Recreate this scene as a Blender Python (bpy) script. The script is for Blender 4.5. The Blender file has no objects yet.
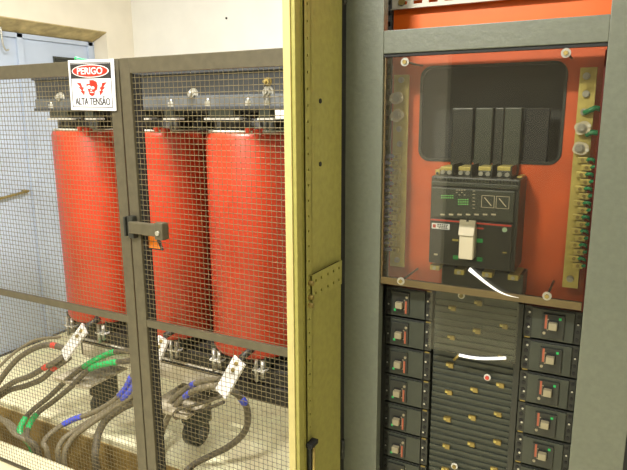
import bpy, bmesh, math, random
from mathutils import Vector, Matrix
random.seed(4)
SC = bpy.context.scene
COL = SC.collection
R = math.radians

# ---------------------------------------------------------------- survey: photo direction -> point on a real plane
YW, PT, RL, FO, H = R(28.01), R(11.79), R(-.323), 586.06, 1.6
Fv = Vector((-math.sin(YW)*math.cos(PT), math.cos(YW)*math.cos(PT), -math.sin(PT)))
R0 = Vector((math.cos(YW), math.sin(YW), 0)); U0 = R0.cross(Fv)
Rv = math.cos(RL)*R0 + math.sin(RL)*U0; Uv = -math.sin(RL)*R0 + math.cos(RL)*U0
def ray(px, py): return Fv + Rv*((px-313.5)/FO) - Uv*((py-235)/FO)
def atY(px, py, y): d = ray(px, py)*(y/ray(px, py).y); return Vector((d.x, y, H+d.z))
def atX(px, py, x): d = ray(px, py)*(x/ray(px, py).x); return Vector((x, d.y, H+d.z))
def atZ(px, py, z): r = ray(px, py); d = r*((z-H)/r.z); return Vector((d.x, d.y, z))

# ---------------------------------------------------------------- materials
def srgb(c):
    return tuple(((v/255)/12.92 if v/255 <= .04045 else (((v/255)+.055)/1.055)**2.4) for v in c)+(1,)
MATS = {}
def mat(name, c, rough=.5, metal=0, var=.12, scale=8, bump=0, spec=.5, emit=0, coat=0):
    if name in MATS: return MATS[name]
    m = bpy.data.materials.new(name); m.use_nodes = True
    nt = m.node_tree; b = nt.nodes['Principled BSDF']
    b.inputs['Roughness'].default_value = rough; b.inputs['Metallic'].default_value = metal
    b.inputs['Specular IOR Level'].default_value = spec
    b.inputs['Coat Weight'].default_value = coat
    tc = nt.nodes.new('ShaderNodeTexCoord'); nz = nt.nodes.new('ShaderNodeTexNoise')
    nz.inputs['Scale'].default_value = scale; nz.inputs['Detail'].default_value = 5
    nt.links.new(tc.outputs['Object'], nz.inputs['Vector'])
    rp = nt.nodes.new('ShaderNodeValToRGB'); c = srgb(c)
    rp.color_ramp.elements[0].position = .3; rp.color_ramp.elements[1].position = .7
    rp.color_ramp.elements[0].color = tuple(v*(1-var) for v in c[:3])+(1,)
    rp.color_ramp.elements[1].color = tuple(min(1, v*(1+var)) for v in c[:3])+(1,)
    nt.links.new(nz.outputs['Fac'], rp.inputs['Fac']); nt.links.new(rp.outputs['Color'], b.inputs['Base Color'])
    if bump:
        bp = nt.nodes.new('ShaderNodeBump'); bp.inputs['Strength'].default_value = bump; bp.inputs['Distance'].default_value = .01
        nt.links.new(nz.outputs['Fac'], bp.inputs['Height']); nt.links.new(bp.outputs['Normal'], b.inputs['Normal'])
    if emit:
        b.inputs['Emission Color'].default_value = c; b.inputs['Emission Strength'].default_value = emit
    MATS[name] = m; return m
def clear(name, tint=(250, 250, 245), refl=.06, rough=.02, haze=0.0):
    m = bpy.data.materials.new(name); m.use_nodes = True; nt = m.node_tree; nt.nodes.clear()
    o = nt.nodes.new('ShaderNodeOutputMaterial'); t = nt.nodes.new('ShaderNodeBsdfTransparent'); g = nt.nodes.new('ShaderNodeBsdfGlossy')
    t.inputs['Color'].default_value = srgb(tint); g.inputs['Roughness'].default_value = rough
    lw = nt.nodes.new('ShaderNodeFresnel'); lw.inputs['IOR'].default_value = 1.5
    ma = nt.nodes.new('ShaderNodeMath'); ma.operation = 'MULTIPLY_ADD'; ma.inputs[1].default_value = .8; ma.inputs[2].default_value = refl-.03
    nt.links.new(lw.outputs[0], ma.inputs[0])
    mx = nt.nodes.new('ShaderNodeMixShader'); nt.links.new(ma.outputs[0], mx.inputs[0]); nt.links.new(t.outputs[0], mx.inputs[1]); nt.links.new(g.outputs[0], mx.inputs[2])
    last = mx
    if haze:
        d = nt.nodes.new('ShaderNodeBsdfDiffuse'); d.inputs['Color'].default_value = srgb((225, 215, 190))
        m2 = nt.nodes.new('ShaderNodeMixShader'); m2.inputs[0].default_value = haze
        nt.links.new(mx.outputs[0], m2.inputs[1]); nt.links.new(d.outputs[0], m2.inputs[2]); last = m2
    nt.links.new(last.outputs[0], o.inputs[0]); MATS[name] = m; return m

wall_m = mat('wall_paint', (218, 216, 209), .8, var=.04, scale=5, bump=.15)
wallw_m = mat('wall_paint_warm', (216, 209, 193), .8, var=.05, scale=5, bump=.15)
lintel_m = mat('stained_plaster', (176, 158, 112), .85, var=.3, scale=14, bump=.3)
floor_m = mat('cream_concrete', (253, 241, 204), .75, var=.12, scale=6, bump=.2)
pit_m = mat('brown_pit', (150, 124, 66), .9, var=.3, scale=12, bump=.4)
ceil_m = mat('ceiling_paint', (225, 222, 212), .9, var=.03)
door_m = mat('blue_grey_door', (172, 184, 204), .5, var=.06, scale=4)
fence_m = mat('grey_olive_paint', (80, 74, 57), .5, var=.15, scale=30, bump=.1)
wire_m = mat('galvanised_wire', (112, 102, 74), .5, metal=.15, var=.2, scale=60)
red_m = mat('red_resin', (182, 53, 22), .42, var=.12, scale=5, bump=.06)
steel_m = mat('dark_core_steel', (50, 48, 44), .5, metal=.3, var=.25, scale=14)
chan_m = mat('grey_channel_paint', (92, 95, 97), .5, metal=.2, var=.2, scale=12)
beam_m = mat('pale_beam_paint', (222, 214, 196), .55, var=.1, scale=12)
clamp_m = mat('dark_clamp_paint', (58, 60, 62), .5, metal=.1, var=.2, scale=12)
base_m = mat('beige_channel', (190, 180, 156), .6, var=.2, scale=12)
white_m = mat('white_insulation', (205, 202, 190), .6, var=.06)
zinc_m = mat('zinc_metal', (178, 176, 166), .3, metal=.6, var=.12, scale=30)
tin_m = mat('tinned_bar', (228, 226, 222), .4, metal=.25, var=.1, scale=25)
rubber_m = mat('dark_cable_jacket', (84, 78, 64), .55, var=.25, scale=30)
cablel_m = mat('grey_cable_jacket', (120, 112, 92), .5, var=.2, scale=30)
tgreen_m = mat('green_tape', (30, 175, 95), .4, var=.15, scale=30)
tblue_m = mat('blue_tape', (70, 85, 205), .4, var=.15, scale=30)
tred_m = mat('red_tape', (205, 55, 40), .4, var=.15, scale=30)
cab_m = mat('cabinet_grey_green', (94, 98, 85), .42, var=.07, scale=90, bump=.08, coat=.15)
olive_m = mat('olive_door_paint', (150, 144, 74), .45, var=.1, scale=60, bump=.06)
lit_edge_m = mat('lit_door_edge', (182, 170, 112), .5, var=.06, scale=30)  # olive door's edge coloured paler, as if lit from the front
orange_m = mat('orange_plate', (192, 78, 22), .5, var=.14, scale=12)
orangeb_m = mat('bright_orange_plate', (222, 98, 0), .5, var=.08, scale=10)
dred_m = mat('dark_red_edge', (105, 32, 18), .6, var=.2)
blk_m = mat('black_plastic', (36, 38, 33), .42, var=.12, scale=40)
blk2_m = mat('charcoal_plastic', (50, 54, 45), .45, var=.12, scale=40)
dark_m = mat('deep_black', (18, 18, 17), .7, var=.2)
glassblk_m = mat('dark_grey_sheet', (50, 52, 52), .35, var=.1, scale=20)
brass_m = mat('brass', (182, 166, 92), .42, metal=.35, var=.15, scale=40)
brassd_m = mat('dull_brass', (140, 122, 66), .5, metal=.4, var=.2, scale=40)
beige_m = mat('beige_lever', (172, 164, 140), .4, var=.05)
toggle_m = mat('dull_beige_toggle', (138, 130, 104), .45, var=.05)
ink_m = mat('black_ink', (40, 38, 40), .5, var=.05)
sred_m = mat('sign_red', (235, 40, 22), .4, var=.03)
swhite_m = mat('sign_white', (238, 238, 242), .35, var=.02)
lred_m = mat('dull_red', (190, 60, 44), .5, var=.1)
lpink_m = mat('salmon_flag', (150, 78, 54), .5, var=.1)
green_m = mat('green_mark', (30, 170, 85), .5, var=.1)
lgreen_m = mat('pale_green_print', (120, 200, 110), .5, var=.1)
wblue_m = mat('slate_blue_wire', (88, 94, 128), .45, var=.15, scale=30)
wgreen_m = mat('green_wire', (20, 118, 72), .4, var=.2, scale=30)
otag_m = mat('orange_tag', (245, 130, 20), .4, var=.05, emit=.15)  # slight glow added to make the tag more vivid
strip_m = mat('white_perforated', (176, 174, 160), .4, var=.08)
edge_m = mat('sheet_edge', (88, 74, 44), .4, var=.12, scale=20)
shine_m = mat('painted_highlight', (245, 245, 245), .15, var=.02, emit=.5)  # glowing material standing for lamp highlights on clear plastic
darkwall_m = mat('dark_doorway', (30, 30, 32), .8, var=.1)
clear_m = clear('clear_polycarbonate', refl=.05, haze=.012)
window_m = clear('smoked_window', tint=(225, 228, 225), refl=.05, rough=.03)
MATS['smoked_window'] = window_m

# ---------------------------------------------------------------- mesh builder (world coordinates, re-based on the parent)
class MB:
    def __init__(s): s.bm = bmesh.new()
    def box(s, x0, x1, y0, y1, z0, z1, bev=0, mi=0):
        v = [s.bm.verts.new((x, y, z)) for x in (x0, x1) for y in (y0, y1) for z in (z0, z1)]
        fs = [s.bm.faces.new([v[i] for i in q]) for q in ((0,1,3,2),(4,6,7,5),(0,4,5,1),(2,3,7,6),(0,2,6,4),(1,5,7,3))]
        for f in fs: f.material_index = mi
        if bev:
            es = list({e for f in fs for e in f.edges})
            bmesh.ops.bevel(s.bm, geom=es, offset=bev, segments=2, affect='EDGES', profile=.6)
        return s
    def hexa(s, a, b, mi=0):   # two quads (lists of 4 points, same winding)
        va = [s.bm.verts.new(p) for p in a]; vb = [s.bm.verts.new(p) for p in b]; n = len(a)
        s.bm.faces.new(va).material_index = mi; s.bm.faces.new(vb[::-1]).material_index = mi
        for i in range(n): s.bm.faces.new([va[i], vb[i], vb[(i+1) % n], va[(i+1) % n]]).material_index = mi
        return s
    def prism(s, pts, y0, y1): return s.hexa([(x, y0, z) for x, z in pts], [(x, y1, z) for x, z in pts])
    def prismx(s, pts, x0, x1): return s.hexa([(x0, y, z) for y, z in pts], [(x1, y, z) for y, z in pts])
    def cyl(s, p, q, r, n=16, r2=None, smooth=True):
        p, q = Vector(p), Vector(q); d = (q-p).normalized(); a = d.orthogonal().normalized(); b = d.cross(a); r2 = r if r2 is None else r2
        A = [s.bm.verts.new(p+(a*math.cos(t)+b*math.sin(t))*r) for t in [2*math.pi*i/n for i in range(n)]]
        B = [s.bm.verts.new(q+(a*math.cos(t)+b*math.sin(t))*r2) for t in [2*math.pi*i/n for i in range(n)]]
        s.bm.faces.new(A[::-1]); s.bm.faces.new(B)
        for i in range(n):
            f = s.bm.faces.new([A[i], A[(i+1) % n], B[(i+1) % n], B[i]]); f.smooth = smooth
        return s
    def lathe(s, c, prof, n=48):   # profile (r, z)
        rows = []
        for r, z in prof:
            rows.append([s.bm.verts.new((c[0]+r*math.cos(2*math.pi*i/n), c[1]+r*math.sin(2*math.pi*i/n), c[2]+z)) for i in range(n)])
        for k in range(len(rows)-1):
            for i in range(n):
                f = s.bm.faces.new([rows[k][i], rows[k][(i+1) % n], rows[k+1][(i+1) % n], rows[k+1][i]]); f.smooth = True
        s.bm.faces.new(rows[0][::-1]); s.bm.faces.new(rows[-1]); return s
    def tube(s, pts, r, n=8):
        pts = [Vector(p) for p in pts]; rows = []; a = None
        for i, p in enumerate(pts):
            d = (pts[min(i+1, len(pts)-1)]-pts[max(i-1, 0)]).normalized()
            a = d.orthogonal().normalized() if a is None else (a-d*a.dot(d)).normalized()
            b = d.cross(a)
            rows.append([s.bm.verts.new(p+(a*math.cos(2*math.pi*k/n)+b*math.sin(2*math.pi*k/n))*r) for k in range(n)])
        for k in range(len(rows)-1):
            for i in range(n):
                f = s.bm.faces.new([rows[k][i], rows[k][(i+1) % n], rows[k+1][(i+1) % n], rows[k+1][i]]); f.smooth = True
        s.bm.faces.new(rows[0][::-1]); s.bm.faces.new(rows[-1]); return s
    def build(s, name, m, parent=None, loc=None, recalc=True):
        if recalc: bmesh.ops.recalc_face_normals(s.bm, faces=s.bm.faces[:])
        root = parent
        while root is not None and root.parent is not None: root = root.parent
        if root is not None: off = root.location.copy()
        elif loc is not None: off = Vector(loc)
        else:
            xs = [v.co for v in s.bm.verts]
            off = Vector(((min(v.x for v in xs)+max(v.x for v in xs))/2, (min(v.y for v in xs)+max(v.y for v in xs))/2, min(v.z for v in xs)))
        for v in s.bm.verts: v.co -= off
        me = bpy.data.meshes.new(name); s.bm.to_mesh(me); s.bm.free()
        for x in (m if isinstance(m, (list, tuple)) else [m]): me.materials.append(x)
        o = bpy.data.objects.new(name, me); COL.objects.link(o)
        if parent is not None: o.parent = parent
        else: o.location = off
        return o
def tag(o, label, cat, group=None):
    o['label'] = label; o['category'] = cat
    if group: o['group'] = group
    return o
def thing(name, loc, label, cat, group=None):
    o = bpy.data.objects.new(name, None); COL.objects.link(o); o.location = loc; o.empty_display_size = .05
    return tag(o, label, cat, group)
def struct(o): o['kind'] = 'structure'; return o
def copy_tree(o, parent=None):
    c = o.copy(); COL.objects.link(c); c.parent = parent
    for ch in [x for x in bpy.data.objects if x.parent == o]: copy_tree(ch, c)
    return c
def spline(pts, k=8):
    pts = [Vector(p) for p in pts]; P = [pts[0]*2-pts[1]]+pts+[pts[-1]*2-pts[-2]]; out = []
    for i in range(1, len(P)-2):
        for j in range(k):
            t = j/k; a, b, c, d = P[i-1], P[i], P[i+1], P[i+2]
            out.append(.5*((2*b)+(c-a)*t+(2*a-5*b+4*c-d)*t*t+(3*b-a-3*c+d)*t**3))
    out.append(P[-2]); return out
def text_mesh(name, body, x0, x1, z0, z1, y, m, parent, fat=0, shear=0):
    cu = bpy.data.curves.new('t', 'FONT'); cu.body = body; cu.offset = fat; cu.size = 1; cu.extrude = .004; cu.shear = shear
    cu.resolution_u = 4
    to = bpy.data.objects.new('t', cu); COL.objects.link(to); bpy.context.view_layer.update()
    me = bpy.data.meshes.new_from_object(to.evaluated_get(bpy.context.evaluated_depsgraph_get())); bpy.data.objects.remove(to)
    xs = [v.co.x for v in me.vertices]; ys = [v.co.y for v in me.vertices]
    root = parent
    while root.parent is not None: root = root.parent
    for v in me.vertices:
        v.co = Vector((x0+(v.co.x-min(xs))/(max(xs)-min(xs))*(x1-x0), y-v.co.z*.2, z0+(v.co.y-min(ys))/(max(ys)-min(ys))*(z1-z0)))-root.location
    me.materials.clear(); me.materials.append(m)
    o = bpy.data.objects.new(name, me); COL.objects.link(o); o.parent = parent; return o

# ---------------------------------------------------------------- ROOM
LX, BY, RX, FY, CZ = -3.5, 3.59, 1.6, -2.0, 2.95
TY0, TY1, TD = 1.615, 1.875, -.4          # cable trench in the floor
b = MB()
b.box(LX-.1, RX+.1, FY-.1, TY0, TD-.1, 0); b.box(LX-.1, RX+.1, TY1, BY+.1, TD-.1, 0)
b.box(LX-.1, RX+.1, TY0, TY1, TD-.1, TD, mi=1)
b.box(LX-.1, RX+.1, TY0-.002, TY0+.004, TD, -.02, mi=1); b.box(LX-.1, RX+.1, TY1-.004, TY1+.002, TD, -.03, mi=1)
struct(b.build('floor', [floor_m, pit_m], loc=(0, 0, 0)))
struct(MB().box(LX-.1, RX+.1, FY-.1, BY+.1, CZ, CZ+.1).build('ceiling', ceil_m))
struct(MB().box(LX-.1, RX+.1, BY, BY+.1, 0, CZ).build('wall_back', wall_m))
struct(MB().box(RX, RX+.1, FY, BY, 0, CZ).build('wall_right', wall_m))
DZ, DY0, DY1 = 2.196, 1.35, 3.318
b = MB(); b.box(LX-.25, LX, FY, DY0, 0, CZ); b.box(LX-.25, LX, DY1, BY, 0, CZ); b.box(LX-.25, LX, DY0, DY1, DZ, CZ)
struct(b.build('wall_left', wallw_m))
struct(MB().hexa([(LX+.003, DY0, DZ), (LX-.14, DY0, DZ), (LX-.14, DY0, DZ-.068), (LX+.003, DY0, DZ-.006)], [(LX+.003, DY1, DZ), (LX-.14, DY1, DZ), (LX-.14, DY1-.015, DZ-.068), (LX+.003, DY1, DZ-.006)]).build('trim_1', lintel_m))
# front wall behind the viewer: pale wall, dark doorway added to shape reflections
DX0 = -1.17*((1.46-FY)+1.46)/4.4-.05
b = MB(); b.box(LX-.1, -1.36, FY-.1, FY, 0, CZ); b.box(-1.36, .25, FY-.1, FY, 2.35, CZ); b.box(.25, RX+.1, FY-.1, FY, 0, CZ)
struct(b.build('wall_front', wall_m))
struct(MB().box(-1.36, .25, FY-.14, FY-.1, 0, 2.35).build('added_dark_doorway', darkwall_m))
# recessed blue-grey door in the left wall
dx = LX-.14
d = struct(MB().box(dx-.04, dx, DY0, DY1, 0, DZ-.06).build('door_1', door_m))
b = MB()
for yy in (DY0, 2.66, DY1-.07): b.box(dx, dx+.018, yy, yy+.045, 0, DZ-.07, .003)
b.box(dx, dx+.018, DY0, DY1-.025, DZ-.10, DZ-.07, .003)
b.build('door_frame', door_m, d)
b = MB(); b.box(dx, dx+.01, 2.94, 3.12, 1.915, 2.0, .002); b.build('door_vent', blk2_m, d)
b = MB()
for i in range(4): b.box(dx+.008, dx+.016, 2.95, 3.11, 1.925+i*.017, 1.933+i*.017)
b.build('vent_louver', steel_m, d)
b = MB(); b.cyl((dx+.03, 2.1, 1.02), (dx+.03, 2.62, 1.085), .009); b.cyl((dx, 2.3, 1.045), (dx+.03, 2.3, 1.045), .013); b.cyl((dx, 2.6, 1.083), (dx+.03, 2.6, 1.083), .013)
b.build('door_handle', brassd_m, d)
# small hook of conduit hanging from the lintel at far left
b = MB(); b.tube(spline([(dx+.05, 2.53, DZ-.05), (dx+.05, 2.53, 2.08), (dx+.05, 2.535, 2.03), (dx+.05, 2.55, 2.005), (dx+.05, 2.57, 2.01)]), .006)
tag(b.build('hanging_hook', zinc_m), 'thin grey metal hook hanging below the stained lintel of the door recess', 'hook')
# small anchor hole plug on back wall
tag(MB().cyl((-2.6, BY-.004, 2.26), (-2.6, BY+.01, 2.26), .008).build('wall_plug', dark_m), 'tiny dark wall plug in the white wall above the fence', 'wall plug')

# ---------------------------------------------------------------- FENCE GATE LEAVES
FYc = 1.5
def leaf(name, xa, xb, sa, sb, label):
    t = thing(name, ((xa+xb)/2, FYc, 0.01), label, 'gate', 'mesh gate leaves')
    zt, zb, w = 1.782, .012, .05
    y0, y1 = FYc, FYc+.014
    o = MB().box(xa, xa+sa, y0, y1, zb, zt, .002).build('stile', fence_m, t)
    MB().box(xb-sb, xb, y0, y1, zb, zt, .002).build('stile', fence_m, t)
    MB().box(xa+sa, xb-sb, y0, y1, zt-w, zt, .002).build('top_rail', fence_m, t)
    MB().box(xa+sa, xb-sb, y0, y1, .004, .012, .001).build('bottom_rail', fence_m, t)
    MB().box(xa+sa, xb-sb, y0+.001, y1, .838, .866, .002).build('middle_rail', fence_m, t)
    # woven wire panel: every wire is a zigzag ribbon with four sides
    p, r, a = .0178, .0011, .0010
    ym = FYc+.009
    vs, fs = [], []
    def wire(pts, side):
        k = len(vs)
        for q in pts:
            if side: vs.extend([(q[0]-r, q[1], q[2]), (q[0], q[1]-r, q[2]), (q[0]+r, q[1], q[2]), (q[0], q[1]+r, q[2])])
            else: vs.extend([(q[0], q[1], q[2]-r), (q[0], q[1]-r, q[2]), (q[0], q[1], q[2]+r), (q[0], q[1]+r, q[2])])
        for i in range(len(pts)-1):
            for j in range(4):
                fs.append((k+4*i+j, k+4*i+(j+1) % 4, k+4*i+4+(j+1) % 4, k+4*i+4+j))
    x0, x1, z0, z1 = xa+sa-.004, xb-sb+.004, .012, zt-w+.004
    nx, nz = int((x1-x0)/p), int((z1-z0)/p)
    px, pz = (x1-x0)/nx, (z1-z0)/nz
    for i in range(1, nx): wire([(x0+i*px, ym+(a if (i+j) % 2 else -a), z0+j*pz) for j in range(nz+1)], True)
    for j in range(1, nz): wire([(x0+i*px, ym+(-a if (i+j) % 2 else a), z0+j*pz) for i in range(nx+1)], False)
    me = bpy.data.meshes.new('mesh_panel'); me.from_pydata([Vector(v)-t.location for v in vs], [], fs); me.materials.append(wire_m)
    me.polygons.foreach_set('use_smooth', [True]*len(me.polygons))
    mo = bpy.data.objects.new('mesh_panel', me); COL.objects.link(mo); mo.parent = t
    return t
leafL = leaf('mesh_gate_leaf', -2.64, -1.5395, .05, .046, 'left wire-mesh gate leaf in grey frame carrying the danger sign')
leafR = leaf('mesh_gate_leaf', -1.533, -.72, .044, .05, 'right wire-mesh gate leaf in grey frame in front of the middle and right coils')
# dark strip added, standing for the meeting stile's dark side return
MB().box(-1.492, -1.481, FYc+.014, FYc+.045, .05, 1.73).build('dark_return_strip', dark_m, leafR)
# slide latch
lt = MB().box(-1.515, -1.375, 1.47, 1.492, 1.19, 1.232, .005).build('slide_latch', fence_m, leafR)
MB().box(-1.527, -1.50, 1.478, 1.5, 1.17, 1.25, .004).build('keeper', blk_m, lt)
MB().box(-1.39, -1.352, 1.462, 1.495, 1.18, 1.24, .006).build('latch_end', fence_m, lt)
MB().cyl((-1.371, 1.455, 1.205), (-1.371, 1.463, 1.205), .008).build('bolt', zinc_m, lt)
MB().box(-1.547, -1.536, 1.478, 1.5, 1.175, 1.245, .003).build('keeper', blk_m, leafL)
b = MB(); b.prism([(atY(x, y, 1.53).x, atY(x, y, 1.53).z) for x, y in ((144, 236), (156, 237.5), (161, 249), (145, 247))], 1.53, 1.534)
o = b.build('hanging_tag', otag_m); tag(o, 'small bright orange tag hanging behind the gate mesh just under the latch', 'tag')
b = MB(); q_ = [(atY(x, y, 1.53).x, atY(x, y, 1.53).z) for x, y in ((156, 237.5), (158, 237), (163, 250.5), (145, 248), (145, 247), (161, 249))]; b.prism(q_, 1.528, 1.536)
b.build('dark_edge', ink_m, o)

# danger sign
SX0, SX1, SZ0, SZ1 = -1.770, -1.553, 1.612, 1.782
t = thing('danger_sign', ((SX0+SX1)/2, 1.49, SZ0), 'white rectangular danger sign with red oval, skull and bolts on the mesh gate', 'sign')
sy = 1.488
MB().box(SX0, SX1, sy, sy+.006, SZ0, SZ1, .001).build('sign_plate', swhite_m, t)
w, h = SX1-SX0, SZ1-SZ0
def su(u, v): return SX0+u*w, SZ0+v*h
def frame_border():
    b = MB(); e = .006
    x0, z0 = su(.05, .06); x1, z1 = su(.95, .95); y0, y1 = sy-.0012, sy
    b.box(x0, x1, y0, y1, z0, z0+.0022); b.box(x0, x1, y0, y1, z1-.0022, z1); b.box(x0, x0+.0022, y0, y1, z0, z1); b.box(x1-.0022, x1, y0, y1, z0, z1)
    return b.build('sign_border', ink_m, t)
frame_border()
x0, z0 = su(.065, .635); x1, z1 = su(.935, .925)
MB().box(x0, x1, sy-.0014, sy, z0, z1).build('black_band', ink_m, t)
def disc(name, u, v, ru, rv, y, m, n=40):
    cx, cz = su(u, v)
    return MB().prism([(cx+ru*w*math.cos(2*math.pi*i/n), cz+rv*h*math.sin(2*math.pi*i/n)) for i in range(n)], y, y+.0012).build(name, m, t)
disc('oval_rim', .5, .78, .41, .128, sy-.0022, swhite_m); disc('red_oval', .5, .78, .39, .112, sy-.003, sred_m)
x0, z0 = su(.22, .715); x1, z1 = su(.78, .85)
text_mesh('lettering', 'PERIGO', x0, x1, z0, z1, sy-.0034, swhite_m, t, fat=.012)
x0, z0 = su(.12, .11); x1, z1 = su(.90, .285)
text_mesh('lettering', 'ALTA TENSÃO', x0, x1, z0, z1, sy-.001, ink_m, t, fat=.006)
def poly(name, pts, m, y=sy-.0016): return MB().prism([su(*p) for p in pts], y, sy).build(name, m, t)
bolt = [(.17, .56), (.27, .545), (.295, .465), (.335, .46), (.30, .395), (.345, .385), (.33, .30), (.255, .385), (.285, .40), (.215, .455), (.255, .47)]
poly('lightning_bolt', bolt, sred_m); poly('lightning_bolt', [(1.02-u, v) for u, v in bolt], sred_m)
sk = [(.44, .36), (.455, .31), (.51, .285), (.56, .31), (.57, .38), (.63, .42), (.645, .50), (.62, .57), (.55, .605), (.46, .60), (.405, .555), (.395, .48), (.42, .42)]
poly('skull', sk, sred_m)
for (u, v, a) in ((.455, .465, .045), (.54, .45, .04)):
    cx, cz = su(u, v); MB().prism([(cx+a*w*math.cos(2*math.pi*i/12), cz+a*h*.75*math.sin(2*math.pi*i/12)) for i in range(12)], sy-.0022, sy-.001).build('eye_socket', swhite_m, t)
b = MB(); b.prism([su(.42, .575), su(.47, .595), su(.47, .53), su(.41, .53)], sy-.0022, sy-.001); b.prism([su(.47, .37), su(.55, .365), su(.55, .35), su(.47, .355)], sy-.0022, sy-.001); b.prism([su(.5, .42), su(.52, .39), su(.48, .39)], sy-.0022, sy-.001)
b.build('skull_highlight', swhite_m, t)
t.rotation_euler = (0, R(1.2), 0)
# cable tie behind the sign corner
tag(MB().tube(spline([(-1.735, 1.495, 1.783), (-1.728, 1.49, 1.792), (-1.718, 1.505, 1.788), (-1.712, 1.53, 1.784)]), .003).build('cable_tie', tgreen_m), 'tiny green cable tie at the upper left corner of the danger sign', 'cable tie')

# ---------------------------------------------------------------- TRANSFORMER
T = thing('dry_type_transformer', (-1.83, 2.03, 0), 'dry-type power transformer with three red resin coils behind the mesh gate', 'transformer')
CX = [-2.29, -1.832, -1.372]; CY, CR = 2.045, .19
for i, cx in enumerate(CX):
    c = MB().lathe((cx, CY, 0), [(CR-.03, .596), (CR-.01, .602), (CR, .622), (CR, 1.505), (CR-.006, 1.52), (CR-.02, 1.526)], 64).build('coil', red_m, T)
    b = MB(); b.lathe((cx, CY, 0), [(CR-.012, 1.526), (CR-.012, 1.533), (CR-.03, 1.534)], 48); b.build('top_ring', white_m, c)
    # lumps where the taps leave the coil
    MB().box(cx+.07, cx+.095, CY-CR+.03, CY-CR+.08, 1.50, 1.545, .008).build('tap_boss', red_m, c)
    MB().box(cx+.10, cx+.13, CY-CR+.04, CY-CR+.09, 1.50, 1.54, .008).build('tap_boss', red_m, c)
    MB().lathe((cx, CY, 0), [(.155, .57), (.155, 1.58)], 32).build('inner_winding', steel_m, T)
    # tinned bar coming down and forward out of the coil bottom
    pts = [(85, 328, 1.80), (64, 356, 1.74)] if i == 0 else [(164, 338, 1.80), (151, 369, 1.74)] if i == 1 else [(240, 360, 1.80), (221, 394, 1.74)]
    a, z = atY(*pts[0]), atY(*pts[1])
    n = Vector((-.2, -.8, .45)).normalized(); dd = (z-a).normalized(); sd = dd.cross(n).normalized()*.037; n = sd.cross(dd).normalized()*.005
    q = [a-sd-n, a+sd-n, a+sd+n, a-sd+n]; e = [z-sd-n, z+sd-n, z+sd+n, z-sd+n]
    tb = MB().hexa(q, e).build('terminal_bar', tin_m, T)
    b = MB()
    for f in (.12, .3): b.cyl(a+dd*(z-a).length*f-n, a+dd*(z-a).length*f+n*1.0+n.normalized()*(-.0)+n*1.5, .009, 6, smooth=False)
    b.build('bolt', brassd_m, tb)
    # riser joining bar to winding
    MB().tube([a-dd*.01, a+Vector((.01, .07, .02)), Vector((cx, CY-.1, .62))], .014).build('connection_lead', steel_m, T)
# top clamp channels, yoke
def channel(x0, x1, yf, z0, z1, name, m, dep=.06, th=.012):
    b = MB(); b.box(x0, x1, yf, yf+th, z0, z1, .002); b.box(x0, x1, yf-dep*.35, yf+th, z0, z0+th, .002); b.box(x0, x1, yf-dep*.35, yf+th, z1-th, z1, .002)
    return b.build(name, m, T)
uc = channel(-2.47, -.98, 1.885, 1.615, 1.765, 'upper_clamp', clamp_m)
MB().box(-2.47, -.98, 1.874, 1.885, 1.617, 1.668, .002).build('clamp_flange', chan_m, uc)
MB().box(-2.45, -1.0, 2.12, 2.16, 1.615, 1.765, .003).build('upper_clamp', chan_m, T)
MB().box(-2.44, -1.0, 1.93, 2.1, 1.60, 1.775, .003).build('core_yoke', steel_m, T)
MB().box(-2.44, -1.0, 1.98, 2.1, .36, .56, .003).build('core_yoke', steel_m, T)
channel(-2.46, -1.0, 1.965, .45, .54, 'lower_clamp', steel_m)
for cx in CX: MB().box(cx-.06, cx+.06, 1.96, 2.08, .5, 1.62).build('core_leg', steel_m, T)
MB().box(-2.47, -.98, 2.22, 2.23, .26, 1.62).build('dark_backing', dark_m, T)  # dark sheet added to darken the view behind and between the coils
def hexbolt(x, z, r=.017, y=1.885, m=zinc_m, parent=T, name='bolt'):
    b = MB(); b.cyl((x, y, z), (x, y-.004, z), r*1.35, 16); b.cyl((x, y-.004, z), (x, y-.018, z), r, 6, smooth=False); b.cyl((x, y-.018, z), (x, y-.03, z), r*.5, 10)
    return b.build(name, m, parent)
for x in (-2.30, -1.96, -1.536, -1.187): hexbolt(x, 1.675)
hexbolt(-1.187, 1.712, .012, m=brassd_m)
for x in (-2.36, -2.05, -1.646, -1.459, -1.187, -1.27):  # small upright bolts on the lower flange
    MB().cyl((x, 1.875, 1.627), (x, 1.875, 1.645), .013, 6, smooth=False).cyl((x, 1.875, 1.645), (x, 1.875, 1.655), .006).build('bolt', zinc_m, T)
# support cleats between clamp and coils (top and bottom)
for cx in CX:
    for dx_, wd in ((-.03, .085), (.17, .035)):
        x = cx+dx_
        b = MB(); b.box(x-wd, x+wd, 1.88, 1.93, 1.574, 1.582, .001)
        p = b.build('support_plate', tin_m, T)
        MB().box(x-wd*.7, x+wd*.7, 1.875, 1.94, 1.583, 1.612, .003).build('press_block', blk2_m, p)
        MB().cyl((x-wd*.3, 1.90, 1.535), (x-wd*.3, 1.90, 1.572), .010, 10).build('stud', chan_m, p)
        MB().cyl((x+wd*.4, 1.90, 1.535), (x+wd*.4, 1.90, 1.572), .010, 10).build('stud', chan_m, p)
    for dx_ in (-.12, .10):
        x = cx+dx_
        p = MB().box(x-.03, x+.03, 1.89, 1.93, .548, .556, .001).build('support_plate', tin_m, T)
        MB().cyl((x-.012, 1.90, .50), (x-.012, 1.90, .60), .009, 8).build('stud', zinc_m, p)
        MB().cyl((x+.018, 1.90, .52), (x+.018, 1.90, .595), .009, 8).build('stud', zinc_m, p)
        MB().box(x-.03, x+.03, 1.91, 1.97, .556, .62, .004).build('press_block', blk2_m, p)
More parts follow.
